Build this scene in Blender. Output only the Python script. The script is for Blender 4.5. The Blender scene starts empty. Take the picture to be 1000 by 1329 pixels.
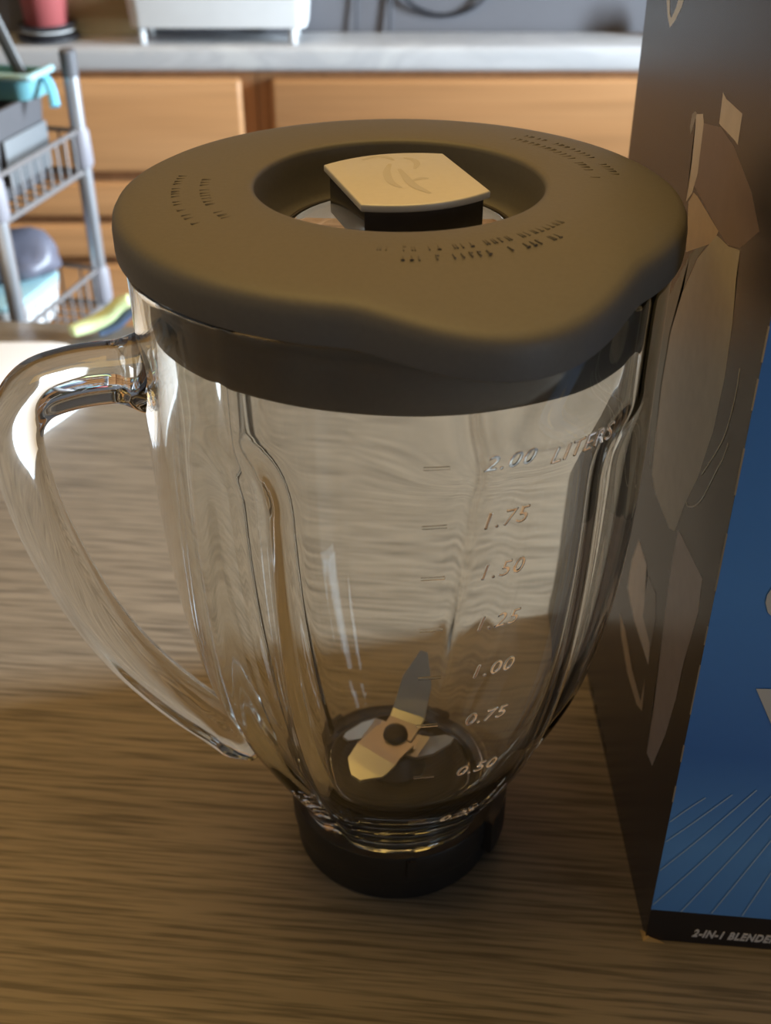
import bpy, bmesh, math, random
from mathutils import Vector, Matrix
random.seed(7)
PI = math.pi
scene = bpy.context.scene
C = scene.collection

# ------------------------------------------------------------------ camera
cam_d = bpy.data.cameras.new('camera')
cam_d.sensor_fit = 'HORIZONTAL'; cam_d.sensor_width = 36.0
cam_d.lens = 1470 / 1000 * 36.0
cam_d.clip_start = 0.01
cam_d.dof.use_dof = True; cam_d.dof.focus_distance = 0.34; cam_d.dof.aperture_fstop = 19.0
cam = bpy.data.objects.new('camera', cam_d); C.objects.link(cam)
cam.location = (-0.005, -0.320, 0.373)
cam.rotation_euler = (math.radians(90 - 33.6), 0, 0)
scene.camera = cam

# ------------------------------------------------------------------ light
world = bpy.data.worlds.new('world'); scene.world = world; world.use_nodes = True
world.node_tree.nodes['Background'].inputs[0].default_value = (0.75, 0.85, 1.0, 1)
world.node_tree.nodes['Background'].inputs[1].default_value = 0.3
scene.view_settings.view_transform = 'Standard'; scene.view_settings.look = 'None'
scene.view_settings.gamma = 1.0; scene.view_settings.use_curve_mapping = False
scene.view_settings.exposure = 0.0
try:
    scene.cycles.max_bounces = 22; scene.cycles.transmission_bounces = 20
    scene.cycles.glossy_bounces = 8; scene.cycles.transparent_max_bounces = 16
except Exception:
    pass

def area(name, loc, target, sx, sy, power, col, shape='RECTANGLE'):
    d = bpy.data.lights.new(name, 'AREA'); d.shape = shape; d.size = sx
    if shape == 'RECTANGLE': d.size_y = sy
    d.energy = power; d.color = col
    o = bpy.data.objects.new(name, d); C.objects.link(o); o.location = loc
    o.rotation_euler = (Vector(target) - Vector(loc)).to_track_quat('-Z', 'Y').to_euler()
    return o
# daylight through the narrow window in the right wall; warm ceiling lamp over the table
win = area('window_daylight', (1.585, 0.425, 0.47), (0.0, 0.425, 0.47), 0.20, 0.86, 66, (0.74, 0.88, 1.0))
win.data.spread = math.radians(120)
area('warm_ceiling_lamp', (-0.24, 0.08, 1.60), (-0.24, 0.08, 0), 1.7, 1.0, 16.5, (1.0, 0.58, 0.085))
# dim daylight from a tall glazed opening in the right wall, behind the viewer
area('far_window_daylight', (1.585, -1.60, 0.10), (0.0, -1.0, 0.10), 0.62, 1.50, 7.5, (0.62, 0.80, 1.0))

# ------------------------------------------------------------------ materials
def new_mat(name):
    m = bpy.data.materials.new(name); m.use_nodes = True
    return m, m.node_tree.nodes, m.node_tree.links, m.node_tree.nodes['Principled BSDF']
def plain(name, col, rough=0.5, metal=0.0, spec=0.5, noise=0.06, scale=40.0, bump=0.0, **kw):
    m, n, l, b = new_mat(name)
    tc = n.new('ShaderNodeTexCoord'); nz = n.new('ShaderNodeTexNoise')
    nz.inputs['Scale'].default_value = scale; nz.inputs['Detail'].default_value = 4
    l.new(tc.outputs['Object'], nz.inputs['Vector'])
    mx = n.new('ShaderNodeMix'); mx.data_type = 'RGBA'
    mx.inputs[6].default_value = (*[c * (1 - noise) for c in col], 1)
    mx.inputs[7].default_value = (*[min(1, c * (1 + noise)) for c in col], 1)
    l.new(nz.outputs['Fac'], mx.inputs[0]); l.new(mx.outputs[2], b.inputs['Base Color'])
    b.inputs['Roughness'].default_value = rough; b.inputs['Metallic'].default_value = metal
    b.inputs['Specular IOR Level'].default_value = spec
    for k, v in kw.items(): b.inputs[k.replace('_', ' ')].default_value = v
    if bump:
        bp = n.new('ShaderNodeBump'); bp.inputs['Strength'].default_value = bump; bp.inputs['Distance'].default_value = 0.0004
        l.new(nz.outputs['Fac'], bp.inputs['Height']); l.new(bp.outputs['Normal'], b.inputs['Normal'])
    return m
def glassy(name, col, rough=0.0, ior=1.5):
    m, n, l, b = new_mat(name)
    b.inputs['Base Color'].default_value = (*col, 1); b.inputs['Transmission Weight'].default_value = 1.0
    b.inputs['Roughness'].default_value = rough; b.inputs['IOR'].default_value = ior
    return m
def wood(name, dark, light, vec=(1.2, 38, 38), fine=(5, 320, 320), rough=0.35, fine_amt=0.5, spec=0.5, bump=0.15):
    m, n, l, b = new_mat(name)
    tc = n.new('ShaderNodeTexCoord')
    def nz(v, detail, sc=1.0, dist=0.0):
        mp = n.new('ShaderNodeMapping'); mp.inputs['Scale'].default_value = v
        l.new(tc.outputs['Object'], mp.inputs['Vector'])
        t = n.new('ShaderNodeTexNoise'); t.inputs['Scale'].default_value = sc; t.inputs['Detail'].default_value = detail
        t.inputs['Distortion'].default_value = dist
        l.new(mp.outputs['Vector'], t.inputs['Vector']); return t
    a = nz(vec, 6, 1.0, 0.6); f = nz(fine, 3, 1.0)
    r = n.new('ShaderNodeValToRGB'); r.color_ramp.elements[0].position = 0.3; r.color_ramp.elements[1].position = 0.7
    r.color_ramp.elements[0].color = (*dark, 1); r.color_ramp.elements[1].color = (*light, 1)
    l.new(a.outputs['Fac'], r.inputs['Fac'])
    r2 = n.new('ShaderNodeValToRGB'); r2.color_ramp.elements[0].position = 0.36; r2.color_ramp.elements[1].position = 0.56
    k = 1 - fine_amt
    r2.color_ramp.elements[0].color = (k, k, k, 1); r2.color_ramp.elements[1].color = (1, 1, 1, 1)
    l.new(f.outputs['Fac'], r2.inputs['Fac'])
    mu = n.new('ShaderNodeMix'); mu.data_type = 'RGBA'; mu.blend_type = 'MULTIPLY'; mu.inputs[0].default_value = 1.0
    l.new(r.outputs['Color'], mu.inputs[6]); l.new(r2.outputs['Color'], mu.inputs[7])
    l.new(mu.outputs[2], b.inputs['Base Color'])
    b.inputs['Roughness'].default_value = rough; b.inputs['Specular IOR Level'].default_value = spec
    bp = n.new('ShaderNodeBump'); bp.inputs['Strength'].default_value = bump; bp.inputs['Distance'].default_value = 0.0003
    l.new(f.outputs['Fac'], bp.inputs['Height']); l.new(bp.outputs['Normal'], b.inputs['Normal'])
    return m
def marble(name):
    m, n, l, b = new_mat(name)
    tc = n.new('ShaderNodeTexCoord'); mp = n.new('ShaderNodeMapping'); mp.inputs['Rotation'].default_value = (0.3, 0.5, 0.6)
    mp.inputs['Scale'].default_value = (4, 9, 9)
    l.new(tc.outputs['Object'], mp.inputs['Vector'])
    t = n.new('ShaderNodeTexNoise'); t.inputs['Scale'].default_value = 1.6; t.inputs['Detail'].default_value = 8; t.inputs['Distortion'].default_value = 1.6
    l.new(mp.outputs['Vector'], t.inputs['Vector'])
    r = n.new('ShaderNodeValToRGB'); e = r.color_ramp.elements
    e[0].position = 0.40; e[0].color = (0.57, 0.57, 0.58, 1); e[1].position = 0.62; e[1].color = (0.60, 0.60, 0.60, 1)
    x = e.new(0.50); x.color = (0.50, 0.505, 0.52, 1); x = e.new(0.47); x.color = (0.52, 0.52, 0.53, 1); x = e.new(0.54); x.color = (0.52, 0.52, 0.53, 1)
    l.new(t.outputs['Fac'], r.inputs['Fac']); l.new(r.outputs['Color'], b.inputs['Base Color'])
    b.inputs['Roughness'].default_value = 0.35
    return m
def blue_print(name):
    # printed blue front of the carton: the ink itself runs from deep to lighter blue
    m, n, l, b = new_mat(name)
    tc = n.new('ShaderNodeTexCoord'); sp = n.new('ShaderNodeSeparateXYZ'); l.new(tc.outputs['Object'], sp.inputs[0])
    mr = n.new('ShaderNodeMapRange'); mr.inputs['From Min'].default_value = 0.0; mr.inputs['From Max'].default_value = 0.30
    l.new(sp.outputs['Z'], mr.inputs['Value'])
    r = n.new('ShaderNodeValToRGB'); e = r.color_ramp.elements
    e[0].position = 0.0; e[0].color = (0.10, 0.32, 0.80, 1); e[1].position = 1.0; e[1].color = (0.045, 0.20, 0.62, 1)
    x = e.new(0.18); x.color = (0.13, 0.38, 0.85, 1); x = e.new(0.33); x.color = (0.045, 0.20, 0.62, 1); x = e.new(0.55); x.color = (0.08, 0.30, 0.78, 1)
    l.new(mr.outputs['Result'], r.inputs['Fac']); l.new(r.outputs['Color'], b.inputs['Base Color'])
    b.inputs['Roughness'].default_value = 0.38
    return m

M = {}
M['glass'] = glassy('jar_glass', (0.972, 0.985, 0.972))
M['emboss'] = glassy('embossed_glass', (0.97, 0.98, 0.97), 0.12)
M['clear'] = glassy('clear_plastic', (0.95, 0.95, 0.93), 0.03, 1.47)
M['smoke'] = plain('smoky_plastic', (0.045, 0.043, 0.050), 0.12, spec=0.7, noise=0.2, scale=300)
M['rubber'] = plain('black_rubber', (0.130, 0.125, 0.118), 0.50, spec=0.45, noise=0.10, scale=700, bump=0.12)
M['rubber_dark'] = plain('black_rubber_lettering', (0.108, 0.104, 0.098), 0.55, spec=0.45)
M['black'] = plain('black_plastic', (0.022, 0.021, 0.020), 0.42)
M['gasket'] = plain('gasket_rubber', (0.11, 0.095, 0.08), 0.45)
M['satin'] = plain('satin_silver_plate', (0.66, 0.65, 0.62), 0.42, metal=0.2, noise=0.05, scale=500)
M['satin_dark'] = plain('engraved_mark', (0.56, 0.55, 0.52), 0.45, metal=0.2)
M['steel'] = plain('blade_steel', (0.62, 0.61, 0.59), 0.36, metal=1.0)
M['table'] = wood('table_wood', (0.222, 0.186, 0.142), (0.262, 0.222, 0.172), vec=(2.6, 80, 80), fine=(20, 500, 500), rough=0.45, fine_amt=0.5, spec=0.35)
M['leg'] = wood('table_leg_wood', (0.10, 0.08, 0.06), (0.16, 0.13, 0.10))
M['oak'] = wood('orange_oak', (0.44, 0.215, 0.085), (0.56, 0.29, 0.125), vec=(1.0, 22, 22), fine=(3, 130, 130), rough=0.42, fine_amt=0.14)
M['oak_dark'] = wood('orange_oak_frame', (0.33, 0.155, 0.065), (0.42, 0.205, 0.09), vec=(22, 22, 1.0), fine=(130, 130, 3), rough=0.45, fine_amt=0.14)
M['marble'] = marble('white_marble_laminate')
M['wall'] = plain('grey_wall_paint', (0.152, 0.150, 0.165), 0.8, noise=0.04, scale=12)
M['pale_wall'] = plain('brown_wall_paint', (0.22, 0.20, 0.18), 0.85, noise=0.03, scale=12)
M['front_wall'] = plain('pale_wall_paint', (0.30, 0.30, 0.31), 0.85, noise=0.03, scale=12)
M['ceil'] = plain('ceiling_paint', (0.32, 0.31, 0.30), 0.9, noise=0.02)
M['floor'] = wood('floor_boards', (0.14, 0.09, 0.06), (0.22, 0.15, 0.10), vec=(1, 12, 12))
M['trim'] = plain('white_trim', (0.7, 0.7, 0.7), 0.5)
M['chrome'] = plain('chrome_post', (0.55, 0.57, 0.61), 0.30, metal=0.8, noise=0.03)
M['wire'] = plain('grey_wire', (0.24, 0.225, 0.225), 0.4, metal=0.4)
M['sleeve'] = plain('grey_sleeve', (0.27, 0.26, 0.29), 0.5)
M['capgrey'] = plain('dark_grey_cap', (0.10, 0.10, 0.11), 0.5)
M['teal'] = plain('teal_plastic', (0.13, 0.33, 0.37), 0.4)
M['paleteal'] = plain('pale_teal_plastic', (0.33, 0.53, 0.57), 0.4)
M['cyan'] = plain('cyan_plastic', (0.16, 0.55, 0.78), 0.35)
M['greybin'] = plain('grey_bin', (0.085, 0.083, 0.09), 0.55)
M['lightbin'] = plain('light_grey_liner', (0.16, 0.17, 0.18), 0.5)
M['white'] = plain('white_plastic', (0.78, 0.78, 0.78), 0.4)
M['paper'] = plain('white_paper', (0.86, 0.87, 0.90), 0.7, noise=0.01)
M['blueitem'] = plain('blue_plastic', (0.25, 0.40, 0.80), 0.4)
M['lilac'] = plain('lilac_grey_bag', (0.135, 0.135, 0.175), 0.4)
M['charcoal'] = plain('charcoal_item', (0.045, 0.042, 0.05), 0.5)
M['utensil'] = plain('dark_steel_utensil', (0.085, 0.083, 0.082), 0.4, metal=0.2)
M['red'] = plain('dusty_red_cup', (0.42, 0.10, 0.10), 0.5)
M['board'] = plain('olive_board', (0.30, 0.23, 0.12), 0.6)
M['cable'] = plain('dark_cable', (0.05, 0.05, 0.06), 0.5)
M['green'] = plain('pale_green_rubber', (0.62, 0.72, 0.38), 0.45)
M['navy'] = plain('navy_grip', (0.08, 0.12, 0.20), 0.5)
# carton inks
M['side'] = plain('carton_side_ink', (0.050, 0.047, 0.050), 0.26, spec=0.22, noise=0.10, scale=25)
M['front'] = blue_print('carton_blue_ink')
M['ink_black'] = plain('carton_black_band', (0.018, 0.017, 0.022), 0.35)
M['ink_white'] = plain('carton_white_ink', (0.62, 0.62, 0.60), 0.45)
M['ink_text'] = plain('carton_text_ink', (0.72, 0.70, 0.70), 0.45)
M['ink_line'] = plain('carton_light_blue_ink', (0.42, 0.62, 0.82), 0.4)
M['wear'] = plain('carton_worn_edge', (0.50, 0.46, 0.40), 0.8)
M['kraft'] = plain('torn_cardboard', (0.55, 0.36, 0.14), 0.9)
def ink(name, col): M[name] = plain('carton_' + name, tuple(min(0.8, c * 1.55) for c in col), 0.30, noise=0.14, scale=160, spec=0.22)
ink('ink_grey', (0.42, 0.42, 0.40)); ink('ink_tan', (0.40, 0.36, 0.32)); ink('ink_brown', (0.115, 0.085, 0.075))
ink('ink_olive', (0.30, 0.29, 0.25)); ink('ink_jar_reflection', (0.10, 0.12, 0.11)); ink('ink_rose', (0.28, 0.25, 0.25))
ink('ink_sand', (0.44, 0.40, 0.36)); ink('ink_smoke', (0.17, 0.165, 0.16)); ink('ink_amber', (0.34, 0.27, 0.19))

# ------------------------------------------------------------------ mesh helpers
def link(name, me, mat, parent=None, loc=None, rotz=0.0):
    o = bpy.data.objects.new(name, me); C.objects.link(o)
    if mat is not None and not me.materials: me.materials.append(M[mat] if isinstance(mat, str) else mat)
    if parent is not None: o.parent = parent
    if loc is not None: o.location = loc
    o.rotation_euler[2] = rotz
    return o
def tag(o, label, cat=None, group=None, kind=None):
    if label: o['label'] = label
    if cat: o['category'] = cat
    if group: o['group'] = group
    if kind: o['kind'] = kind
    return o
def empty(name, loc, label, cat, rotz=0.0, group=None):
    o = bpy.data.objects.new(name, None); C.objects.link(o); o.location = loc; o.rotation_euler[2] = rotz
    o.empty_display_size = 0.02
    return tag(o, label, cat, group)
def mesh(verts, faces, smooth=True):
    me = bpy.data.meshes.new('m'); me.from_pydata([tuple(v) for v in verts], [], faces); me.validate()
    bm = bmesh.new(); bm.from_mesh(me); bmesh.ops.recalc_face_normals(bm, faces=bm.faces); bm.to_mesh(me); bm.free()
    if smooth:
        for p in me.polygons: p.use_smooth = True
    return me
def sharp(me, deg=35):
    me.set_sharp_from_angle(angle=math.radians(deg)); return me
def box(x0, x1, y0, y1, z0, z1, bev=0.0, seg=2):
    bm = bmesh.new(); bmesh.ops.create_cube(bm, size=1.0)
    for v in bm.verts:
        v.co = Vector((x0 + (v.co.x + .5) * (x1 - x0), y0 + (v.co.y + .5) * (y1 - y0), z0 + (v.co.z + .5) * (z1 - z0)))
    if bev: bmesh.ops.bevel(bm, geom=bm.edges[:], offset=bev, segments=seg, profile=0.5, affect='EDGES')
    me = bpy.data.meshes.new('m'); bm.to_mesh(me); bm.free()
    if bev:
        for p in me.polygons: p.use_smooth = True
        sharp(me, 50)
    return me
def lathe(prof, seg=96, closed=False, fn=None, cx=0.0, cy=0.0):
    n = len(prof); V = []; Fc = []
    for i, (r, z) in enumerate(prof):
        for k in range(seg):
            a = 2 * PI * k / seg
            rr, zz = (r, z) if fn is None else fn(r, z, a)
            V.append((cx + rr * math.cos(a), cy + rr * math.sin(a), zz))
    for i in range(n if closed else n - 1):
        j = (i + 1) % n
        for k in range(seg):
            q = (k + 1) % seg
            Fc.append((i * seg + k, i * seg + q, j * seg + q, j * seg + k))
    if not closed:
        if prof[0][0] > 1e-6: Fc.append(tuple(range(seg)))
        if prof[-1][0] > 1e-6: Fc.append(tuple((n - 1) * seg + k for k in range(seg)))
    me = mesh(V, Fc)
    bm = bmesh.new(); bm.from_mesh(me); bmesh.ops.remove_doubles(bm, verts=bm.verts, dist=1e-6)
    bmesh.ops.recalc_face_normals(bm, faces=bm.faces); bm.to_mesh(me); bm.free()
    return me
def catmull(P, n=8):
    P = [Vector(p) for p in P]; out = []
    for i in range(len(P) - 1):
        p0 = P[max(0, i - 1)]; p1 = P[i]; p2 = P[i + 1]; p3 = P[min(len(P) - 1, i + 2)]
        for k in range(n):
            t = k / n
            out.append(0.5 * ((2 * p1) + (p2 - p0) * t + (2 * p0 - 5 * p1 + 4 * p2 - p3) * t * t + (3 * p1 - p0 - 3 * p2 + p3) * t ** 3))
    out.append(P[-1]); return out
def sweep(path, sect, up=Vector((0, 0, 1)), scale=None, post=None):
    """sweep a closed 2-D section (side, up) along path"""
    n = len(path); m = len(sect); V = []; Fc = []
    for i, p in enumerate(path):
        t = (path[min(n - 1, i + 1)] - path[max(0, i - 1)]).normalized()
        s = t.cross(up)
        s = s.normalized() if s.length > 1e-5 else Vector((1, 0, 0))
        u = s.cross(t).normalized()
        sc = scale(i / (n - 1)) if scale else 1.0
        for (a, b) in sect:
            q = p + s * a * sc + u * b * sc
            V.append(post(q) if post else q)
    for i in range(n - 1):
        for k in range(m):
            q = (k + 1) % m
            Fc.append((i * m + k, i * m + q, (i + 1) * m + q, (i + 1) * m + k))
    Fc.append(tuple(range(m))); Fc.append(tuple((n - 1) * m + k for k in range(m)))
    return sharp(mesh(V, Fc), 60)
def circ(r, n=10): return [(r * math.cos(2 * PI * k / n), r * math.sin(2 * PI * k / n)) for k in range(n)]
def tube(pts, r, n=10, scale=None, up=Vector((0.013, 0.02, 1))): return sweep([Vector(p) for p in pts], circ(r, n), up, scale)
def superell(a, b, n=40, e=3.2):
    out = []
    for k in range(n):
        t = 2 * PI * k / n; c, s = math.cos(t), math.sin(t)
        out.append((a * math.copysign(abs(c) ** (2 / e), c), b * math.copysign(abs(s) ** (2 / e), s)))
    return out
def prism(poly, z0, z1, bev=0.0, seg=2):
    bm = bmesh.new(); vs = [bm.verts.new((x, y, z0)) for x, y in poly]; f = bm.faces.new(vs)
    r = bmesh.ops.extrude_face_region(bm, geom=[f])
    for v in r['geom']:
        if isinstance(v, bmesh.types.BMVert): v.co.z = z1
    bmesh.ops.recalc_face_normals(bm, faces=bm.faces)
    if bev: bmesh.ops.bevel(bm, geom=[e for e in bm.edges if abs(e.verts[0].co.z - e.verts[1].co.z) < 1e-7], offset=bev, segments=seg, profile=0.5, affect='EDGES')
    me = bpy.data.meshes.new('m'); bm.to_mesh(me); bm.free()
    for p in me.polygons: p.use_smooth = True
    return sharp(me, 40)
def text_geo(s, size, depth, shear=0.0, align='LEFT', bold=0.0, space=1.0):
    cu = bpy.data.curves.new('t', 'FONT'); cu.body = s; cu.size = size; cu.extrude = depth / 2; cu.shear = shear
    cu.align_x = align; cu.offset = bold; cu.resolution_u = 3; cu.space_character = space
    o = bpy.data.objects.new('t', cu); C.objects.link(o)
    dg = bpy.context.evaluated_depsgraph_get(); dg.update()
    me = bpy.data.meshes.new_from_object(o.evaluated_get(dg))
    V = [v.co.copy() for v in me.vertices]; Fc = [tuple(p.vertices) for p in me.polygons]
    bpy.data.objects.remove(o); bpy.data.curves.remove(cu); bpy.data.meshes.remove(me)
    return V, Fc
def smooth01(a, b, x):
    t = max(0.0, min(1.0, (x - a) / (b - a))); return t * t * (3 - 2 * t)
def interp(x, X, Y):
    if x <= X[0]: return Y[0]
    for i in range(len(X) - 1):
        if x <= X[i + 1]:
            # monotone-ish smooth interpolation
            t = (x - X[i]) / (X[i + 1] - X[i])
            m0 = (Y[i + 1] - Y[max(0, i - 1)]) / (X[i + 1] - X[max(0, i - 1)]) if i > 0 else (Y[1] - Y[0]) / (X[1] - X[0])
            j = min(len(X) - 1, i + 2); m1 = (Y[j] - Y[i]) / (X[j] - X[i])
            h = X[i + 1] - X[i]
            return ((2 * t**3 - 3 * t**2 + 1) * Y[i] + (t**3 - 2 * t**2 + t) * h * m0 + (-2 * t**3 + 3 * t**2) * Y[i + 1] + (t**3 - t**2) * h * m1)
    return Y[-1]
def angdiff(a, b): return (a - b + PI) % (2 * PI) - PI

# ================================================================== SETTING (table top is z = 0, floor z = -0.75)
FZ = -0.75; CZ = 1.65
XL, XR, YF, YB = -1.9, 1.5, -2.2, 1.065
def struct(name, me, mat, label, parent=None):
    o = link(name, me, mat, parent)
    if parent is None: tag(o, label, None, None, 'structure')
    return o
struct('floor', box(XL, XR, YF, YB, FZ - 0.05, FZ), 'floor', 'brown floor under the table and rack')
struct('ceiling', box(XL - .08, XR + .08, YF - .08, YB + .08, CZ, CZ + 0.05), 'ceil', 'pale ceiling above the kitchen')
struct('wall_back', box(XL, XR, YB, YB + 0.08, FZ, CZ), 'wall', 'grey painted wall behind the marble counter')
struct('wall_left', box(XL - .08, XL, YF, YB, FZ, CZ), 'pale_wall', 'dull brown wall to the left of the rack')
struct('wall_front', box(XL, XR, YF - .08, YF, FZ, CZ), 'front_wall', 'pale wall behind the viewer')
# right wall with a narrow window opening
wy0, wy1, wz0, wz1 = 0.31, 0.54, 0.02, 0.92
V = []; Fc = []
def addbox(b):
    x0, x1, y0, y1, z0, z1 = b; k = len(V)
    V.extend([(x0, y0, z0), (x1, y0, z0), (x1, y1, z0), (x0, y1, z0), (x0, y0, z1), (x1, y0, z1), (x1, y1, z1), (x0, y1, z1)])
    Fc.extend([tuple(k + i for i in f) for f in ((0, 3, 2, 1), (4, 5, 6, 7), (0, 1, 5, 4), (1, 2, 6, 5), (2, 3, 7, 6), (3, 0, 4, 7))])
vy0, vy1, vz0, vz1 = -1.92, -1.28, -0.67, 0.87
for b in ((XR, XR + .08, YF, vy0, FZ, CZ), (XR, XR + .08, vy1, wy0, FZ, CZ), (XR, XR + .08, vy0, vy1, FZ, vz0), (XR, XR + .08, vy0, vy1, vz1, CZ), (XR, XR + .08, wy1, YB, FZ, CZ), (XR, XR + .08, wy0, wy1, FZ, wz0), (XR, XR + .08, wy0, wy1, wz1, CZ)): addbox(b)
struct('wall_right', mesh(V, Fc, False), 'pale_wall', 'dull brown wall to the right beyond the carton')
V = []; Fc = []
t = 0.012
for b in ((XR - .01, XR + .04, wy0 - t, wy0, wz0 - t, wz1 + t), (XR - .01, XR + .04, wy1, wy1 + t, wz0 - t, wz1 + t), (XR - .01, XR + .04, wy0, wy1, wz0 - t, wz0), (XR - .01, XR + .04, wy0, wy1, wz1, wz1 + t)): addbox(b)
struct('window_1', mesh(V, Fc, False), 'trim', 'narrow white window frame in the right wall')
V = []; Fc = []
for b in ((XR - .01, XR + .04, vy0 - t, vy0, vz0 - t, vz1 + t), (XR - .01, XR + .04, vy1, vy1 + t, vz0 - t, vz1 + t), (XR - .01, XR + .04, vy0, vy1, vz0 - t, vz0), (XR - .01, XR + .04, vy0, vy1, vz1, vz1 + t)): addbox(b)
struct('window_2', mesh(V, Fc, False), 'trim', 'tall white window frame in the right wall behind the viewer')

# ------------------------------------------------------------------ table
tab = empty('dining_table', (0, 0, FZ), 'grey-brown wood grain table carrying the blender jar and carton', 'table', math.radians(-5.5))
link('tabletop', box(-0.80, 0.80, -0.55, 0.488, -0.032 - FZ, 0 - FZ, 0.004, 3), 'table', tab)
for (x, y) in ((-.74, -.49), (.74, -.49), (-.74, .43), (.74, .43)):
    link('leg', box(x - .03, x + .03, y - .03, y + .03, 0, -0.032 - FZ, 0.003), 'leg', tab)
for (x0, x1, y0, y1) in ((-.71, .71, -.505, -.487), (-.71, .71, .425, .443), (-.755, -.737, -.46, .40), (.737, .755, -.46, .40)):
    link('apron', box(x0, x1, y0, y1, -0.10 - FZ, -0.032 - FZ), 'leg', tab)

# ------------------------------------------------------------------ kitchen counter
CT = 0.114; CY = 0.98; CB = 0.087
top = link('countertop', box(-1.6, 1.35, CY, YB, CB, CT, 0.007, 4), 'marble')
tag(top, 'white marble-look countertop with thick front edge above the wooden cabinets', 'countertop')
cabs = []
def cabinet(x0, x1, label):
    w = empty('base_cabinet', ((x0 + x1) / 2, CY + 0.05, FZ), label, 'cabinet')
    X = (x0 + x1) / 2
    def L(a, b, c, d, e, f, bev=0.0): return box(a - X, b - X, c - CY - .05, d - CY - .05, e - FZ, f - FZ, bev, 3)
    link('body', L(x0, x1, CY + 0.012, YB - 0.001, FZ, CB), 'oak_dark', w)
    fy0, fy1 = CY - 0.004, CY + 0.012
    z = 0.0815
    for (z0, z1) in ((-0.022, 0.0805), (-0.074, -0.034), (-0.124, -0.084), (-0.70, -0.134)):
        nm = 'drawer_front' if z1 - z0 < 0.2 else 'door'
        link(nm, L(x0 + 0.016, x1 - 0.016, fy0, fy1, z0, z1, 0.005), 'oak', w)
    return w
cabinet(-1.10, -0.1485, 'orange wooden cabinet with drawers behind the wire rack, left of the dark gap')
cabinet(-0.1475, 0.80, 'orange wooden cabinet seen above the lid and left of the carton')

wc = empty('unseen_wall_cabinet', (-0.15, 0.915, 0.56), 'unseen row of orange wooden wall cabinets added above the counter to cut bounce light', 'cabinet')  # added out of view to cut wall reflection and bounce on the table
link('body', box(-0.95, 0.95, -0.135, 0.149, 0.0, 0.80), 'oak_dark', wc)
for k in range(4):
    link('door', box(-0.94 + k * 0.475, -0.48 + k * 0.475, -0.153, -0.135, 0.01, 0.79, 0.004), 'oak', wc)

# ================================================================== BLENDER JAR
AX, AY = -0.001, 0.0065
jar = empty('blender_jar', (AX, AY, 0), 'clear glass blender jar with black lid, silver cap and side handle on the table', 'blender jar')
ZK = [.026, .030, .036, .045, .060, .080, .100, .130, .160, .190, .220, .245, .2555]
RK = [.0392, .0405, .0428, .0474, .0551, .0640, .0706, .0763, .0792, .0802, .0802, .0803, .0806]
SP = math.radians(-70.5)                       # spout direction
FL = [math.radians(a) for a in (-124.5, -34, 56, 146)]   # fluted channels
def spout(a):
    d = abs(angdiff(a, SP)); w = math.radians(29)
    return 0.0 if d > w else (0.5 + 0.5 * math.cos(PI * d / w)) ** 0.75
def flute(a, z, R, extra=0.0):
    out = 0.0
    dep = 0.0068 * smooth01(0.224, 0.200, z) * (0.35 + 0.65 * smooth01(0.030, 0.070, z))
    # narrow shallow crease running on up to the rim
    cr = 0.0005 * smooth01(0.205, 0.215, z)
    for f in FL:
        arc = angdiff(a, f) * R
        w = (0.0088 + extra) * (0.55 + 0.45 * smooth01(0.03, 0.10, z))
        out += dep * math.exp(-abs(arc / w) ** 2.4) if abs(arc) < 4 * w else 0.0
        if extra == 0: out += cr * math.exp(-(arc / 0.0022) ** 2)
    return out
def r_out(a, z):
    R = interp(z, ZK, RK)
    return R - flute(a, z, R) + 0.0095 * spout(a) * smooth01(0.212, 0.252, z) ** 1.3
TW = 0.0043
def r_in(a, z):
    R = interp(z, ZK, RK)
    th = TW + 0.0020 * smooth01(0.09, 0.035, z)
    return R - th - 0.92 * flute(a, z, R, 0.0022) + 0.0085 * spout(a) * smooth01(0.214, 0.252, z) ** 1.3
NS = 320
zo = [0.0262 + (0.2540 - 0.0262) * i / 104 for i in range(105)]
zi = [0.0335 + (0.2540 - 0.0335) * i / 100 for i in range(101)]
V = []; Fc = []; rings = []
def ring(fr, z):
    k = len(V)
    for s in range(NS):
        a = 2 * PI * s / NS; r = fr(a); V.append((r * math.cos(a), r * math.sin(a), z))
    rings.append(k)
for z in zo: ring(lambda a: r_out(a, z), z)
# rounded rim
for i in range(1, 8):
    t = i / 8
    ang = PI * t
    ring(lambda a: (r_out(a, .254) + r_in(a, .254)) / 2 + (r_out(a, .254) - r_in(a, .254)) / 2 * math.cos(ang), 0.2540 + 0.0018 * math.sin(ang))
for z in reversed(zi): ring(lambda a: r_in(a, z), z)
ring(lambda a: 0.0308, 0.0318); ring(lambda a: 0.0305, 0.0290); ring(lambda a: 0.0312, 0.0262)
nr = len(rings)
for i in range(nr):
    a0 = rings[i]; b0 = rings[(i + 1) % nr]
    for s in range(NS):
        q = (s + 1) % NS
        Fc.append((a0 + s, a0 + q, b0 + q, b0 + s))
body = link('glass_body', mesh(V, Fc), 'glass', jar)

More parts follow.
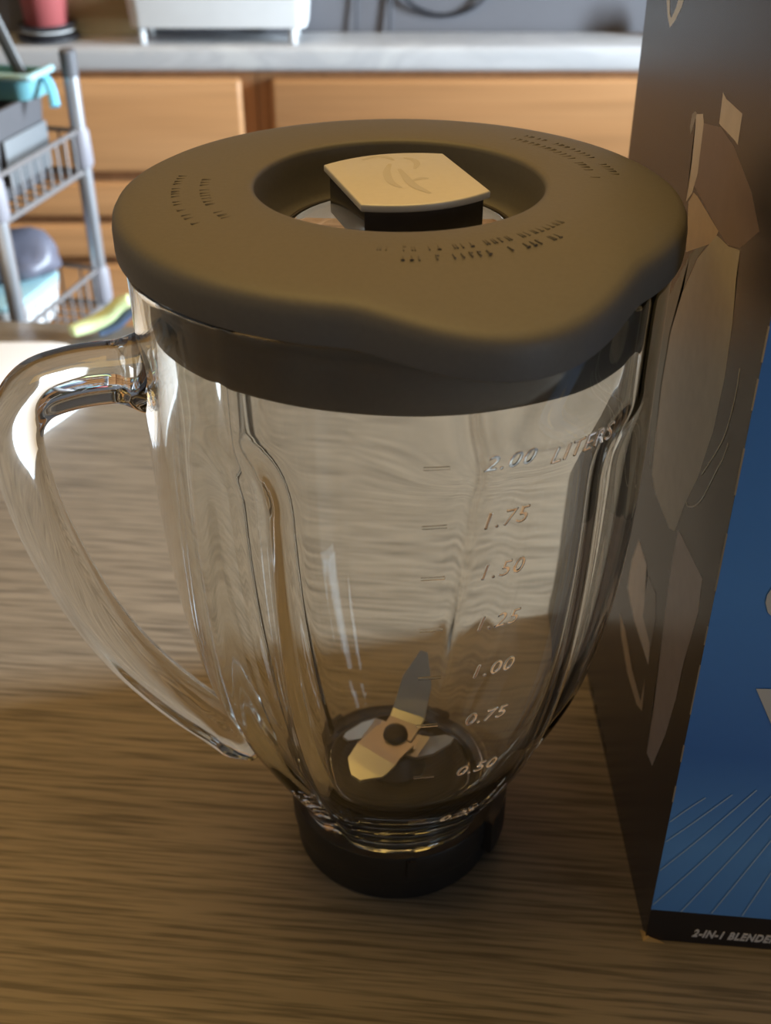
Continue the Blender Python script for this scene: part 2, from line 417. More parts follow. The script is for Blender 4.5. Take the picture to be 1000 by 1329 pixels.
# raised volume marks: numbers and ticks follow the outer glass surface
def on_jar(V, ang0, zb, sl=0.0):
    out = []
    R0 = interp(zb + 0.003, ZK, RK)
    for v in V:
        a = ang0 + v.x / R0; z = zb + v.y * 0.97
        rr = r_out(a, z) + 0.00032 + v.z
        out.append((rr * math.cos(a), rr * math.sin(a), z))
    return out
A0 = math.radians(-75.0)
marks = [('2.00', .2205), ('1.75', .2020), ('1.50', .1850), ('1.25', .1665), ('1.00', .1475), ('0.75', .1262), ('0.50', .0985), ('0.25', .0600)]
for s, z in marks:
    Vt, Ft = text_geo(s, 0.0074, 0.0005, 0.28, space=1.12)
    link('volume_number', mesh(on_jar(Vt, A0, z), Ft, False), 'emboss', body)
    tk = [Vector((x, y, d)) for x in (0.0, 0.0017, 0.0033, 0.005, 0.0066) for y in (0.0, 0.0009) for d in (-0.00025, 0.00025)]
    fk = []
    for i in range(4):
        b = i * 4
        fk += [(b, b + 4, b + 5, b + 1), (b + 2, b + 3, b + 7, b + 6), (b, b + 2, b + 6, b + 4), (b + 1, b + 5, b + 7, b + 3)]
    fk += [(0, 1, 3, 2), (16, 18, 19, 17)]
    link('volume_tick', mesh(on_jar(tk, math.radians(-86), z + 0.002), fk, False), 'emboss', body)
Vt, Ft = text_geo('LITERS', 0.0074, 0.0005, 0.28, space=1.12)
link('volume_word', mesh(on_jar(Vt, math.radians(-61.0), .2180), Ft, False), 'emboss', body)

# handle: solid glass loop, its ends hugging the jar wall
HA = math.radians(196); hd = Vector((math.cos(HA), math.sin(HA), 0))
hp = [(.0795, .2210), (.090, .2222), (.101, .2217), (.1110, .2187), (.1172, .2105), (.1187, .1970), (.1166, .1765), (.1118, .1560), (.1055, .1360), (.0977, .1180), (.0885, .1020), (.0790, .0880), (.0700, .0765), (.0625, .0660), (.0570, .0580)]
path = catmull([hd * s + Vector((0, 0, z)) for s, z in hp], 8)
def hug(q):
    a = math.atan2(q.y, q.x); r = math.hypot(q.x, q.y); R = r_out(a, q.z) - 0.0006
    if r < R: return Vector((R * math.cos(a), R * math.sin(a), q.z))
    return q
# the section is held in the handle's own plane so the loop does not twist
side = Vector((-hd.y, hd.x, 0)); V = []; Fc = []; n = len(path)
for i, p in enumerate(path):
    tq = (path[min(n - 1, i + 1)] - path[max(0, i - 1)]).normalized(); nn = side.cross(tq).normalized(); u = i / (n - 1)
    flare = 1 + 0.25 * smooth01(0.06, 0.0, u) + 0.10 * smooth01(0.85, 1.0, u)
    ha = 0.0105 * (1 - 0.12 * smooth01(0.3, 0.9, u)) * flare * (1 - 0.45 * smooth01(0.90, 1.0, u)); hb = 0.0076 * (1 - 0.5 * smooth01(0.90, 1.0, u)) * (1 - 0.10 * smooth01(0.4, 0.9, u)) * (1 + 0.35 * smooth01(0.06, 0.0, u))
    for (a, b) in superell(ha, hb, 48, 3.4):
        # shallow finger groove on the inner side
        V.append(hug(p + side * a + nn * b))
m = 48
for i in range(n - 1):
    for k in range(m):
        q = (k + 1) % m; Fc.append((i * m + k, i * m + q, (i + 1) * m + q, (i + 1) * m + k))
Fc.append(tuple(range(m))); Fc.append(tuple((n - 1) * m + k for k in range(m)))
link('handle', sharp(mesh(V, Fc), 50), 'glass', jar)

# lid
def lid_fn(r, z, a):
    w = smooth01(0.052, 0.0825, r) ** 1.2; s = spout(a) * w
    return r + 0.0105 * s, z - 0.0052 * s
lidp = [(.0352, .2500), (.0352, .2538), (.0362, .2548), (.0385, .2558), (.0398, .2580), (.0412, .2640), (.0419, .2698), (.0422, .2709), (.0430, .2714), (.0442, .2716),
        (.052, .2715), (.060, .2710), (.068, .2702), (.0745, .2693), (.0792, .2684), (.0813, .2674), (.0823, .2658), (.0827, .2632), (.0827, .2580), (.0826, .2568),
        (.0818, .2562), (.078, .2562), (.070, .2562), (.062, .2570), (.050, .2580), (.044, .2520), (.040, .2496)]
lid = link('lid', sharp(lathe(lidp, 240, True, lid_fn), 45), 'rubber', jar)
skp = [(.0752, .2561), (.0750, .2520), (.0744, .2505), (.0744, .2470), (.0750, .2455), (.0750, .2400), (.0746, .2365), (.0738, .2354), (.0722, .2354), (.0712, .2366), (.0710, .2420), (.0710, .2561)]
link('sealing_skirt', lathe(skp, 160, True), 'rubber', lid)
# worn, barely raised lettering on three arcs of the lid (too faint to read): short letter-like bars
V = []; Fc = []
def letter_bars(r, a0, a1, n):
    for i in range(n):
        if random.random() < 0.16: continue
        a = math.radians(a0 + (a1 - a0) * i / (n - 1)); h = 0.0014; w = 0.00036
        c, s = math.cos(a), math.sin(a); zt = interp(r, [.052, .060, .068, .0745], [.2715, .2710, .2702, .2693])
        strokes = random.choice([[(-w, -h, -w * .2, h)], [(-w, -h, -w * .2, h), (w, -h, w * 1.8, h)], [(-w, -h, w * 1.4, -h * .6), (-w, -h, -w * .2, h)], [(-w, h * .6, w * 1.6, h), (0, -h, w * .8, h)]])
        for (t0, r0, t1, r1) in strokes:
            k = len(V)
            for zz in (zt - 0.0003, zt + 0.00008):
                for (tt, rr) in ((t0, r0), (t1, r0), (t1, r1), (t0, r1)):
                    x = (r + rr) * c - tt * s; y = (r + rr) * s + tt * c
                    V.append((x, y, zz))
            Fc.extend([tuple(k + i2 for i2 in f) for f in ((0, 3, 2, 1), (4, 5, 6, 7), (0, 1, 5, 4), (1, 2, 6, 5), (2, 3, 7, 6), (3, 0, 4, 7))])
letter_bars(.0545, -96, -40, 26); letter_bars(.0600, -92, -48, 22)
letter_bars(.0560, 176, 214, 16); letter_bars(.0640, 172, 212, 20)
letter_bars(.0575, 4, 50, 20); letter_bars(.0645, 8, 50, 20)
tag(link('embossed_lettering', mesh(V, Fc, False), 'rubber_dark', lid), None, None, None, 'stuff')

# filler cap: clear flange and grip block under a satin plate with two bowed ends
cap = link('filler_cap', lathe([(.0, .2536), (.030, .2536), (.0336, .2542), (.0342, .2552), (.0340, .2566), (.0325, .2574), (.0, .2574)], 96), 'clear', jar)
cr = math.radians(18)
def plate_poly(hx, hy, bow, n=14, cc=0.0025):
    P = []
    for k in range(n + 1):
        t = -1 + 2 * k / n; P.append((t * hx, -hy - bow * (1 - t * t)))
    for k in range(n + 1):
        t = -1 + 2 * k / n; P.append((-t * hx, hy + bow * (1 - t * t)))
    c, s = math.cos(cr), math.sin(cr)
    return [(x * c - y * s + 0.0015, x * s + y * c + 0.0005) for x, y in P]
link('grip_block', prism(plate_poly(.0176, .0176, .0042), .2577, .2699, 0.0005), 'smoke', cap)
plate = link('top_plate', prism(plate_poly(.0190, .0190, .0052), .2700, .2722, 0.0005, 3), 'satin', cap)
tag(plate, 'satin silver cap plate with a faint mark')
link('o_ring', lathe([(.0343 + .0007 * math.cos(2 * PI * k / 10), .2566 + .0009 * math.sin(2 * PI * k / 10)) for k in range(10)], 96, True), 'black', cap)
# faint script mark engraved on the plate, drawn as flat strokes
V = []; Fc = []
def stroke(pts, w0):
    P = catmull([(x - AX, y - AY, 0) for x, y in pts], 8); k0 = len(V); n = len(P)
    for i, p in enumerate(P):
        tq = (P[min(n - 1, i + 1)] - P[max(0, i - 1)]).normalized(); s = Vector((-tq.y, tq.x, 0)); w = w0 * (0.35 + 0.65 * math.sin(PI * (i + .5) / n))
        V.append((*(p + s * w).xy, .27225)); V.append((*(p - s * w).xy, .27225))
    for i in range(n - 1): k = k0 + 2 * i; Fc.append((k, k + 1, k + 3, k + 2))
stroke([(-.012, .0239), (-.0085, .0275), (-.0050, .0272), (-.0025, .0235)], .0010)
stroke([(.0005, .0262), (.0035, .0240), (.0044, .0200), (.0036, .0150)], .0010)
stroke([(-.0036, .0200), (-.0046, .0120), (-.0036, .0030), (-.0006, -.0028)], .0012)
stroke([(-.0010, .0150), (.0006, .0080), (.0026, .0006), (.0050, -.0040), (.0076, -.0077)], .0013)
stroke([(.0030, .0040), (.0052, .0060), (.0075, .0058)], .0009)
link('logo_mark', mesh(V, Fc, False), 'satin_dark', cap)

# base collar with lugs
colp = [(.0300, .0010), (.0392, .0), (.0405, .0012), (.0408, .0100), (.0414, .0120), (.0420, .0140), (.0422, .0245), (.0418, .0256), (.0405, .0259), (.0300, .0255)]
collar = link('base_collar', sharp(lathe(colp, 120, True), 40), 'black', jar)
def lug(a0, w, r0, r1, z0, z1):
    V = []; Fc = []; nn = 8
    for i in range(nn + 1):
        a = math.radians(a0 - w / 2 + w * i / nn)
        for (r, z) in ((r0, z0), (r1, z0), (r1, z1), (r0, z1)): V.append((r * math.cos(a), r * math.sin(a), z))
    for i in range(nn):
        for k in range(4):
            q = (k + 1) % 4; Fc.append((i * 4 + k, i * 4 + q, (i + 1) * 4 + q, (i + 1) * 4 + k))
    Fc.append((0, 1, 2, 3)); Fc.append(tuple(nn * 4 + k for k in range(4)))
    return sharp(mesh(V, Fc), 40)
for a in (-19, 71, 140): link('lug', lug(a, 30, .0412, .0455, .0095, .0262), 'black', collar)
link('rib', lug(-82, 4.5, .0418, .0432, .0160, .0250), 'black', collar)
# gasket and blade assembly
gasket = link('gasket', lathe([(.0, .0257), (.0300, .0257), (.0303, .0290), (.0303, .0322), (.0293, .0338), (.0275, .0342), (.0262, .0330), (.0240, .0326), (.0232, .0338), (.0150, .0342), (.0, .0342)], 96), 'gasket', jar)
blade = link('blade_hub', lathe([(.0, .0342), (.0125, .0342), (.0122, .0362), (.0092, .0380), (.0088, .0440), (.0078, .0450), (.0050, .0452), (.0048, .0490), (.0050, .0514), (.0046, .0530), (.0030, .0538), (.0, .0540)], 6 * 8), 'gasket', jar)
def blade_mesh(az, bend, L, w, z, twist=0.0, hook=0.0):
    d = Vector((math.cos(az), math.sin(az), 0)); s = Vector((-d.y, d.x, 0)); V = []; Fc = []
    prof = [(0.0, 0.0, 1.0), (0.009, 0.0, 1.0), (0.0125, bend * .0012, 1.05), (0.0125 + L * .55 * math.cos(bend), L * .55 * math.sin(bend), 0.95), (0.0125 + L * math.cos(bend), L * math.sin(bend), 0.25)]
    for j, (r, dz, k) in enumerate(prof):
        sw = hook * (j / 4) ** 2
        tw = twist * min(1, j / 3)
        sv = s * math.cos(tw) + Vector((0, 0, 1)) * math.sin(tw)
        for e in (-1, 1):
            for th in (0, 0.0012):
                V.append(d * r + sv * (e * w * k * .5 + sw) + Vector((0, 0, z + dz + th)))
    for j in range(4):
        b = j * 4
        Fc += [(b, b + 4, b + 6, b + 2), (b + 1, b + 3, b + 7, b + 5), (b, b + 1, b + 5, b + 4), (b + 2, b + 6, b + 7, b + 3)]
    Fc += [(0, 2, 3, 1), (16, 17, 19, 18)]
    return mesh(V, Fc, False)
link('blade', blade_mesh(math.radians(64), math.radians(58), .027, .0135, .0494), 'steel', blade)
link('blade', blade_mesh(math.radians(-128), math.radians(-17), .0135, .0180, .0500), 'steel', blade)
link('blade', blade_mesh(math.radians(-28), math.radians(40), .016, .0120, .0484), 'steel', blade)
link('blade', blade_mesh(math.radians(152), math.radians(-40), .015, .0120, .0484), 'steel', blade)

# ================================================================== CARTON
BW, BD, BH = 0.235, 0.194, 0.365
car = empty('product_carton', (0.0935, -0.0513, 0), 'tall blue and black printed carton with worn edges right of the jar', 'box')
SK = 0.10   # the front panel runs slightly out of square
def fpt(u, v, off=0.0):   # point on the front panel: u to the right, v up
    k = 1 / math.sqrt(1 + SK * SK); return (u * k - SK * off * k, -SK * u * k - off * k, v)
def bulge(y, z):  # soft outward bow of the left panel
    return 0.0 * math.sin(PI * max(0, min(1, y / BD))) * math.sin(PI * max(0, min(1, z / BH)))
def panel(fn, nu, nv, th_fn=None):
    V = [fn(i / nu, j / nv) for j in range(nv + 1) for i in range(nu + 1)]
    Fc = [(j * (nu + 1) + i, j * (nu + 1) + i + 1, (j + 1) * (nu + 1) + i + 1, (j + 1) * (nu + 1) + i) for j in range(nv) for i in range(nu)]
    return V, Fc
# carton shell (board) with the two printed panels laid on it
V = []; Fc = []
e = 0.0006
sh = [(e, e), (BW, -SK * BW + e), (BW, BD), (e, BD)]
link('board_shell', prism(sh, 0.0, BH), 'ink_black', car)
V, Fc = panel(lambda a, b: (-bulge(a * BD, b * BH), a * BD, b * BH), 16, 16)
n0 = len(V); V += [(0.0008, v[1], v[2]) for v in V]; Fc = Fc + [tuple(n0 + i for i in f) for f in Fc]
side_panel = link('side_panel', mesh(V, Fc), 'side', car)
V, Fc = panel(lambda a, b: fpt(a * BW, 0.0175 + b * (BH - 0.0175), 0.0002), 6, 6)
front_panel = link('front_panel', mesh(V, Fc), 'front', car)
V, Fc = panel(lambda a, b: fpt(a * BW, b * 0.0175, 0.0002), 6, 2)
link('bottom_band', mesh(V, Fc), 'ink_black', car)
def flat_poly(pts):
    me = bpy.data.meshes.new('m'); bm = bmesh.new()
    vs = [bm.verts.new(p) for p in pts]; f = bm.faces.new(vs); bmesh.ops.triangulate(bm, faces=[f])
    bm.to_mesh(me); bm.free(); return me
lay = [0]
def side_print(pts, mat):
    lay[0] += 1; off = 0.00001 + 0.000005 * lay[0]
    link('printed_shape', flat_poly([(-bulge(y + .0513, z) - off, y + .0513, z) for y, z in pts]), mat, side_panel)
side_print([(0.0551, 0.2107), (0.0315, 0.2396), (0.0079, 0.2553), (0.023, 0.2416), (0.0345, 0.2251), (0.0415, 0.208), (0.0429, 0.1864), (0.0401, 0.1674), (0.0403, 0.1524), (0.0524, 0.1751)], 'ink_jar_reflection')  # greenish reflection of the glass jar, painted on as a flat shape
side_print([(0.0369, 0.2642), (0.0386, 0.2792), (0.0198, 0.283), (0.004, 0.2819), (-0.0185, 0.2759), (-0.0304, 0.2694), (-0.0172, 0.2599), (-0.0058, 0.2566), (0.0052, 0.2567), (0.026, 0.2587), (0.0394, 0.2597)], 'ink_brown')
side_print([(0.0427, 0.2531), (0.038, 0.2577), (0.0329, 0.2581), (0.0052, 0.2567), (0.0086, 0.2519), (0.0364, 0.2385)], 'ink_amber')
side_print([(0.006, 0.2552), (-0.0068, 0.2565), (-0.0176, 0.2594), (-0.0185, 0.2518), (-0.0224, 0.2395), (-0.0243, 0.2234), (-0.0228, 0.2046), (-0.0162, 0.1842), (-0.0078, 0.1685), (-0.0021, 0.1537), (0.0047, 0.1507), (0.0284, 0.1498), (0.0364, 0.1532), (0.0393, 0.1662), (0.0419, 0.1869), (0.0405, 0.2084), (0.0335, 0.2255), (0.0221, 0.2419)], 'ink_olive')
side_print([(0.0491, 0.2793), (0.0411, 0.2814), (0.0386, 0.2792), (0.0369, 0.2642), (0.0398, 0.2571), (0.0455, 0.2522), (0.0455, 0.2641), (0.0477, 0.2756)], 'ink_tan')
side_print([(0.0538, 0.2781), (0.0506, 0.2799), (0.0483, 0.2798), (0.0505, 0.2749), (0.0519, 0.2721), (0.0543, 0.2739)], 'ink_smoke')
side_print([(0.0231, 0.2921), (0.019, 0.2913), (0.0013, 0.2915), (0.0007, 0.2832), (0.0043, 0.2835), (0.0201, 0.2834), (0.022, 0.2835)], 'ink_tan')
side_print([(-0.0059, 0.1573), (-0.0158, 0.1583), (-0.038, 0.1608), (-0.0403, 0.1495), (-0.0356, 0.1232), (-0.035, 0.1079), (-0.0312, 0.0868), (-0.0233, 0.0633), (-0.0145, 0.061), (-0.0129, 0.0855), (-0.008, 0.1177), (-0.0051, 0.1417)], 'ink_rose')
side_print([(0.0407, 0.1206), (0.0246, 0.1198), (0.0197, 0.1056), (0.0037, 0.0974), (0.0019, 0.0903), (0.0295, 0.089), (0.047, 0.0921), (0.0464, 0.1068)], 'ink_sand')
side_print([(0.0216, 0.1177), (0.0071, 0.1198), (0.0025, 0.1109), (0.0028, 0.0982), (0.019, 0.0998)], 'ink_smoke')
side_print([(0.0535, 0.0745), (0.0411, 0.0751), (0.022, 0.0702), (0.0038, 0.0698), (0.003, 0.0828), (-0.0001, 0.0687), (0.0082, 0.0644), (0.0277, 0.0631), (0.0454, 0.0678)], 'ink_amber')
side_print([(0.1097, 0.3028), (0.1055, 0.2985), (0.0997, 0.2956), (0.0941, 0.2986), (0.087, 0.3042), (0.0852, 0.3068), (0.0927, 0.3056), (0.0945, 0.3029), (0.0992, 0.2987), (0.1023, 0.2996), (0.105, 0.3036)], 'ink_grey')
def ribbon3(P, w, place):
    P = catmull([(a, b, 0) for a, b in P], 6); V = []; Fc = []; n = len(P)
    for i, p in enumerate(P):
        tq = (P[min(n - 1, i + 1)] - P[max(0, i - 1)]).normalized(); s = Vector((-tq.y, tq.x, 0))
        for q in (p + s * w, p - s * w): V.append(place(q.x, q.y))
    for i in range(n - 1): Fc.append((2 * i, 2 * i + 1, 2 * i + 3, 2 * i + 2))
    return mesh(V, Fc, False)
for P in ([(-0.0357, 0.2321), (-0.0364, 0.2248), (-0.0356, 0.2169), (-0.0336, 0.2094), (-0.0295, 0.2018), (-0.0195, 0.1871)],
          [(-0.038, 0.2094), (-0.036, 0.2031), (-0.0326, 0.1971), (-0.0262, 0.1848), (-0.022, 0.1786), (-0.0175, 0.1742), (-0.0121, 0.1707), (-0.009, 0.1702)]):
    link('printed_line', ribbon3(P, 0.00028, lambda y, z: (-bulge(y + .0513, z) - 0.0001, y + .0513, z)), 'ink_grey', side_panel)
fl = lambda u, v: fpt(u, v, 0.0005)
for P in ([(0.0003, 0.0655), (0.005, 0.072), (0.0105, 0.0788)], [(0.0003, 0.0552), (0.0084, 0.0662), (0.0190, 0.0812)], [(0.0003, 0.0398), (0.0122, 0.0591), (0.0265, 0.0842)],
          [(0.0003, 0.0206), (0.0141, 0.0463), (0.0330, 0.0845)], [(0.0108, 0.0179), (0.0223, 0.0452), (0.0370, 0.0815)], [(0.0218, 0.0184), (0.0286, 0.0388), (0.0400, 0.0730)],
          [(0.0329, 0.0184), (0.0356, 0.0300), (0.0410, 0.0530)], [(0.0435, 0.0184), (0.0450, 0.0270), (0.0475, 0.0420)]):
    link('printed_line', ribbon3(P, 0.00022, fl), 'ink_line', front_panel)
link('printed_shape', flat_poly([fpt(u, v, 0.0005) for u, v in ((0.0300, 0.1690), (0.0190, 0.1712), (0.0160, 0.1694), (0.0150, 0.1662), (0.0150, 0.1633), (0.0164, 0.1596), (0.0190, 0.1570), (0.0300, 0.1560))]), 'ink_white', front_panel)
link('printed_shape', flat_poly([fpt(u, v, 0.0005) for u, v in ((0.0183, 0.1292), (0.0330, 0.1300), (0.0330, 0.1000))]), 'ink_white', front_panel)
Vt, Ft = text_geo('2-IN-1 BLENDER', 0.0058, 0.0002, 0.30, bold=0.00020, space=1.12)
o = link('printed_text', mesh([fpt(0.0168 + v.x * 0.66, 0.0042 + v.y, 0.0004 + v.z) for v in Vt], Ft, False), 'ink_text', front_panel)
# scuffed white board along the front edge and the torn bottom corner
z = 0.075
while z < 0.36:
    h = random.uniform(0.004, 0.030); w = random.uniform(0.00008, 0.00022)
    link('worn_edge', flat_poly([(-0.00025, 0.0001, z), (w - 0.0001, -0.00035, z), (w - 0.0001, -0.00035, z + h), (-0.00025, 0.0001, z + h)]), 'wear', car)
    z += h + random.uniform(0.001, 0.014)
for (y0, h) in ((0.096, .002), (0.103, .0015), (0.111, .002), (0.121, .0018), (0.132, .002)):
    link('worn_edge', flat_poly([(-0.0006, y0, 0.0004), (-0.0006, y0 + .006, 0.0004), (-0.0009, y0 + .005, h), (-0.0009, y0 + .001, h)]), 'wear', car)
link('torn_corner', mesh([(-0.0012, 0.004, 0), (-0.0010, -0.0012, 0), (0.007, -0.0022, 0), (-0.0004, 0.0015, 0.0026), (0.0012, -0.0010, 0.0022)], [(0, 1, 3), (1, 2, 4), (1, 4, 3), (0, 3, 4, 2), (0, 2, 1)], False), 'kraft', car)

# ================================================================== THINGS ON THE TABLE, FAR LEFT
sheet = [(-0.44, .466), (-0.262, .470), (-0.246, .466), (-0.234, .452), (-0.214, .395), (-0.216, .372), (-0.232, .336), (-0.262, .272), (-0.280, .262), (-0.44, .262)]
o = link('paper_pad', prism([(x + .33, y - .37) for x, y in sheet], 0.0, 0.004, 0.0008), 'paper', None, (-.33, .37, 0.0))
tag(o, 'white sheet lying on the far left of the table behind the jar handle', 'paper')
gp = empty('kitchen_tool', (-0.225, .478, 0.004), 'pale green curved tool handle lying at the far table edge', 'utensil')
gpts = catmull([(-0.018, -0.006, 0.0075), (-0.006, 0.004, 0.0085), (0.006, 0.010, 0.013), (0.016, 0.013, 0.021), (0.024, 0.014, 0.0245)], 8)
link('grip', sweep(gpts, superell(0.0075, 0.0055, 20, 2.4), scale=lambda u: 0.35 + 0.65 * math.sin(PI * (0.12 + 0.76 * u)) ** 0.5), 'green', gp)
link('grip_underside', sweep([p + Vector((0.006, -0.001, -0.0075)) for p in gpts[8:]], superell(0.0042, 0.0040, 16, 2.2), scale=lambda u: 0.4 + 0.6 * math.sin(PI * (0.1 + 0.8 * u))), 'navy', gp)

# ================================================================== WIRE RACK
RX0, RX1, RY0, RY1 = -0.62, -0.276, 0.553, 0.700
RROT = math.radians(-14)
def RP(lx, ly, z):   # rack axes (origin at the rear right post) to the room
    c, q = math.cos(RROT), math.sin(RROT); return (-.276 + c * lx - q * ly, .70 + q * lx + c * ly, z)
rack = empty('wire_rack', (-.276, .70, FZ), 'silver wire storage rack with sleeved posts behind the table', 'rack', RROT)
def RL(p): return (p[0] + .276, p[1] - .70, p[2] - FZ)
RTOP = 0.168
postm = lathe([(.0068, 0.0), (.0068, RTOP - 0.022 - FZ)], 20)
capm = lathe([(.0072, 0.0), (.0074, .020), (.0060, .022)], 20)
slm = lathe([(.0078, 0.0), (.0094, .004), (.0088, .030), (.0076, .034)], 20)
sharp(postm); sharp(capm); sharp(slm)
tiers = (0.082, -0.046, -0.32, -0.60)
for (x, y) in ((RX0, RY0), (RX1, RY0), (RX0, RY1), (RX1, RY1)):
    p = link('post', postm, 'chrome', rack, RL((x, y, FZ)))
    link('post_cap', capm, 'capgrey', p, (0, 0, RTOP - 0.022 - FZ))
    for tz in tiers: link('sleeve', slm, 'sleeve', p, (0, 0, tz - FZ - 0.014))
vw = tube([(0, 0, 0), (0, 0, 0.036)], 0.0012, 6, up=Vector((0, 1, 0))); fw = tube([(0, 0, 0), (RX1 - RX0, 0, 0)], 0.0013, 6)
for tz in tiers:
    V = None
    t = None
    for zz, r in ((0.0, 0.0026), (0.036, 0.0022)):
        loop = [(RX0, RY0, tz + zz - .018), (RX1, RY0, tz + zz - .018), (RX1, RY1, tz + zz - .018), (RX0, RY1, tz + zz - .018)]
        for i in range(4):
            a, b = loop[i], loop[(i + 1) % 4]
            o = link('shelf_rail', tube([RL(a), RL(b)], r, 8), 'wire', rack)
            if zz == 0.0 and i == 0: t = o
    for k in range(9):
        y = RY0 + 0.012 + k * (RY1 - RY0 - 0.024) / 8
        link('wire', vw, 'wire', t, RL((RX1, y, tz - .018)))
        link('wire', fw, 'wire', t, RL((RX0, y, tz - .018)))
    for k in range(8):
        x = RX1 - 0.02 - k * 0.021
        link('wire', vw, 'wire', t, RL((x, RY1, tz - .018)))
# ---- on the top tier
T1 = tiers[0] - 0.0165
def lathe_obj(name, prof, mat, loc, label, cat, seg=48, parent=None):
    o = link(name, sharp(lathe(prof, seg), 45), mat, parent, loc); return tag(o, label, cat) if label else o
bn = empty('storage_bin', RP(-.076, -.064, T1), 'dark grey bin with light grey patch on the rack top tier', 'bin', RROT)
def tray(w, d, h, t, fl=0.0):
    """open rounded tray, solid walls"""
    def rr(hw, hd, r, n=6):
        P = []
        for (cx, cy, a0) in ((hw - r, hd - r, 0), (-hw + r, hd - r, 90), (-hw + r, -hd + r, 180), (hw - r, -hd + r, 270)):
            for k in range(n + 1):
                a = math.radians(a0 + 90 * k / n); P.append((cx + r * math.cos(a), cy + r * math.sin(a)))
        return P
    L = [(rr(w / 2 - fl, d / 2 - fl, .012), 0), (rr(w / 2, d / 2, .015), h), (rr(w / 2 - t, d / 2 - t, .013), h), (rr(w / 2 - t - fl, d / 2 - t - fl, .010), t)]
    V = []; Fc = []
    for P, z in L: V += [(x, y, z) for x, y in P]
    m = len(L[0][0])
    for i in range(3):
        for k in range(m):
            q = (k + 1) % m; Fc.append((i * m + k, i * m + q, (i + 1) * m + q, (i + 1) * m + k))
    Fc.append(tuple(range(m))); Fc.append(tuple(3 * m + k for k in range(m)))
    return sharp(mesh(V, Fc), 40)
link('bin_body', tray(0.122, 0.096, 0.073, 0.004, 0.006), 'greybin', bn)
link('bin_label', box(0.0605, 0.0625, -0.035, 0.035, 0.012, 0.050, 0.0006), 'lightbin', bn)
link('corner_liner', box(0.012, 0.056, -0.0505, -0.0480, 0.010, 0.062, 0.0006), 'lightbin', bn)
tp = empty('teal_container', RP(-.063, -.042, T1 + .0734), 'shallow teal plastic tray with raised rim on top of the grey bin', 'container', RROT)
link('tub', tray(0.118, 0.045, 0.018, 0.004, 0.002), 'teal', tp)
link('rim', sweep(catmull([(-.058, -.024, .0195), (.052, -.024, .0195), (.060, -.014, .019), (.060, .016, .019)], 6), superell(.0035, .003, 12, 2.4)), 'paleteal', tp)
cy = link('scoop_handle', sweep(catmull([(0, 0, 0.018), (.008, -.004, .020), (.014, -.012, .012), (.017, -.020, .001)], 6), superell(.004, .0025, 12, 2.4)), 'cyan', None, RP(-.009, -.040, T1 + .068))
tag(cy, 'bright cyan curved handle beside the rack post', 'utensil')
sp_ = link('white_ladle', sweep(catmull([(-.05, .0, .012), (-.025, .002, .0135), (-.004, .0, .010), (.012, -.008, .002)], 6), superell(.0045, .0022, 12, 2.4)), 'white', None, RP(-.072, -.086, T1 + .064))
tag(sp_, 'glossy white curved ladle handle lying in the grey bin', 'utensil')
lathe_obj('bottle_cap', [(.0, 0), (.0052, 0), (.0058, .002), (.0056, .012), (.0045, .0135), (.0, .0135)], 'blueitem', RP(-.070, -.096, T1 + .0045), 'small blue bottle cap in the grey bin', 'cap', 24)
ut = empty('serving_spoon', (-.3245, .640, T1 + .006), 'dark steel utensil handle leaning up out of the grey bin', 'utensil')
link('handle', sweep(catmull([(.014, .040, .076), (.004, .038, .108), (-.006, .036, .140), (-.022, .034, .196)], 6), superell(.0055, .003, 14, 2.6), up=Vector((0, -1, 0))), 'utensil', ut)
link('bowl', sweep(catmull([(.016, .040, .030), (.0155, .040, .055), (.014, .040, .078)], 6), superell(.007, .003, 14, 2.2), up=Vector((0, -1, 0))), 'utensil', ut)
# ---- on the second tier
T2 = tiers[1] - 0.0165
lt = empty('pale_teal_tub', RP(-.070, -.070, T2), 'pale teal lidded tub on the second rack tier', 'container', RROT)
link('tub', tray(0.092, 0.096, 0.034, 0.004, 0.006), 'white', lt)
link('tub_lid', prism([(x, y) for x, y in superell(.047, .049, 40, 6)], 0.0345, 0.041, 0.002), 'paleteal', lt)
def blob(sx, sy, sz, seed, amp=0.18):
    bm = bmesh.new(); bmesh.ops.create_icosphere(bm, subdivisions=3, radius=1.0)
    rnd = random.Random(seed); K = [(Vector((rnd.uniform(-1, 1), rnd.uniform(-1, 1), rnd.uniform(-1, 1))) * 3, rnd.uniform(0, 6)) for _ in range(7)]
    for v in bm.verts:
        d = sum(math.sin(k.dot(v.co) + ph) for k, ph in K) / 7 + 0.16 * abs(math.sin(7 * v.co.x + 5 * v.co.z)) + 0.12 * abs(math.sin(6 * v.co.y - 8 * v.co.z + 1))
        c = v.co * (1 + amp * d * 2); v.co = Vector((c.x * sx, c.y * sy, max(-0.82, c.z) * sz))
    me = bpy.data.meshes.new('m'); bm.to_mesh(me); bm.free()
    for p in me.polygons: p.use_smooth = True
    return me
o = link('plastic_bag', blob(.027, .022, .018, 5, .45), 'lilac', None, RP(-.050, -.048, T2 + .0562)); tag(o, 'crumpled lilac-grey plastic bag on top of the pale teal tub', 'bag')
o = link('folded_cloth', blob(.030, .030, .018, 8, .2), 'charcoal', None, RP(-.080, -.096, T2 + .0558)); tag(o, 'dark charcoal bundle on the near end of the pale teal tub', 'cloth')
# ---- on the third tier, just above the table edge
T3 = tiers[2] - 0.0165

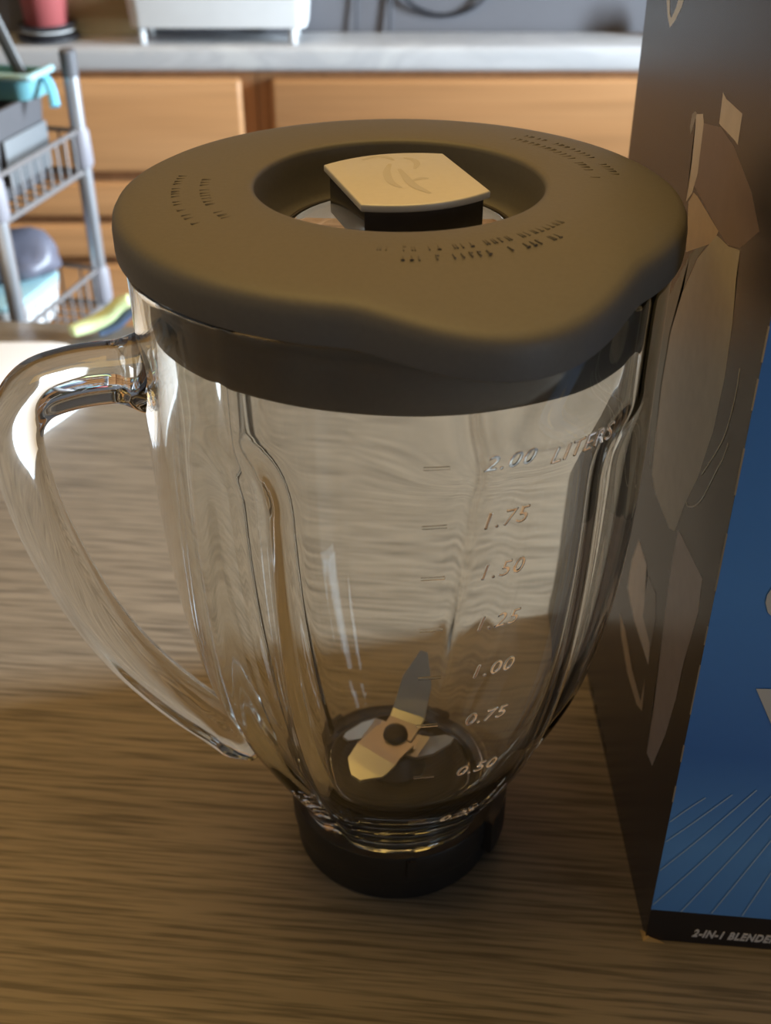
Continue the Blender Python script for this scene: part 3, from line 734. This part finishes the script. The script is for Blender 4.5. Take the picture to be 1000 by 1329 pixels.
# ================================================================== THINGS ON THE COUNTER
wt = empty('white_dish_rack', (-.186, 1.020, CT), 'long white plastic drying tray on short legs on the counter', 'dish rack')
link('tray', tray(0.196, 0.072, 0.030, 0.004, 0.003), 'white', wt, (0, 0, 0.0175))
for x in (-.084, .080):
    for y in (-.024, .026):
        link('leg', lathe([(.0045, 0), (.0042, .0178)], 16), 'white', wt, (x, y, 0))
for k, (r, m_, lb) in enumerate(((.034, 'charcoal', 'wide dark plate at the bottom of the stack on the counter'), (.030, 'white', 'pale plate in the middle of the stack on the counter'), (.032, 'charcoal', 'dark plate topmost of the stack, directly under the red cup'))):
    o = link('plate', sharp(lathe([(.0, 0), (r * .6, 0), (r, .0045), (r, .0058), (r * .6, .0030), (.0, .0028)], 48), 50), m_, None, (-.378, 1.018, CT + 0.0062 * k))
    tag(o, lb, 'plate', 'plates under the red cup')
lathe_obj('red_cup', [(.0, 0), (.0215, 0), (.0235, .002), (.028, .085), (.026, .085), (.022, .004), (.0, .003)], 'red', (-.378, 1.018, CT + .0153), 'dusty red cup standing on the dark plates at upper left', 'cup')
o = link('cutting_board', prism(superell(.043, .075, 40, 8), 0, 0.012, 0.002), 'board', None, (-.318, 1.0505, CT + .0748))
o.rotation_euler = (math.radians(90), 0, 0)
tag(o, 'olive-brown cutting board standing against the wall behind the white tray', 'cutting board')
cb = link('cable_coil', tube(catmull([(.062 + .058 * math.cos(a), 0.0 + 0.002 * math.sin(3 * a), .062 + .052 * math.sin(a)) for a in [2 * PI * k / 16 * 2 for k in range(17)]], 4), 0.0022, 8, up=Vector((0, 1, 0.01))), 'cable', None, (0.0, 1.0605, CT + .007))
tag(cb, 'loose coil of dark cable hanging against the grey wall', 'cable')
for (x, nm, lb) in ((-.038, 'cord', 'thin grey cord hanging left of the cable coil, nearer the white tray'), (.0005, 'cord', 'dark cord hanging straight down right beside the cable coil')):
    o = link(nm, tube(catmull([(0, 0, .12), (.001, .001, .06), (0, -.001, .005)], 6), 0.0019 if x > -.01 else .0015, 8, up=Vector((0, 1, 0))), 'cable', None, (x, 1.0605, CT - 0.0045)); tag(o, lb, 'cable')
lathe_obj('spice_jar', [(.0, 0), (.011, 0), (.012, .002), (.012, .020), (.009, .024), (.008, .032), (.0, .033)], 'charcoal', (.308, 1.035, CT), 'small dark jar on the counter peeking past the carton', 'jar')
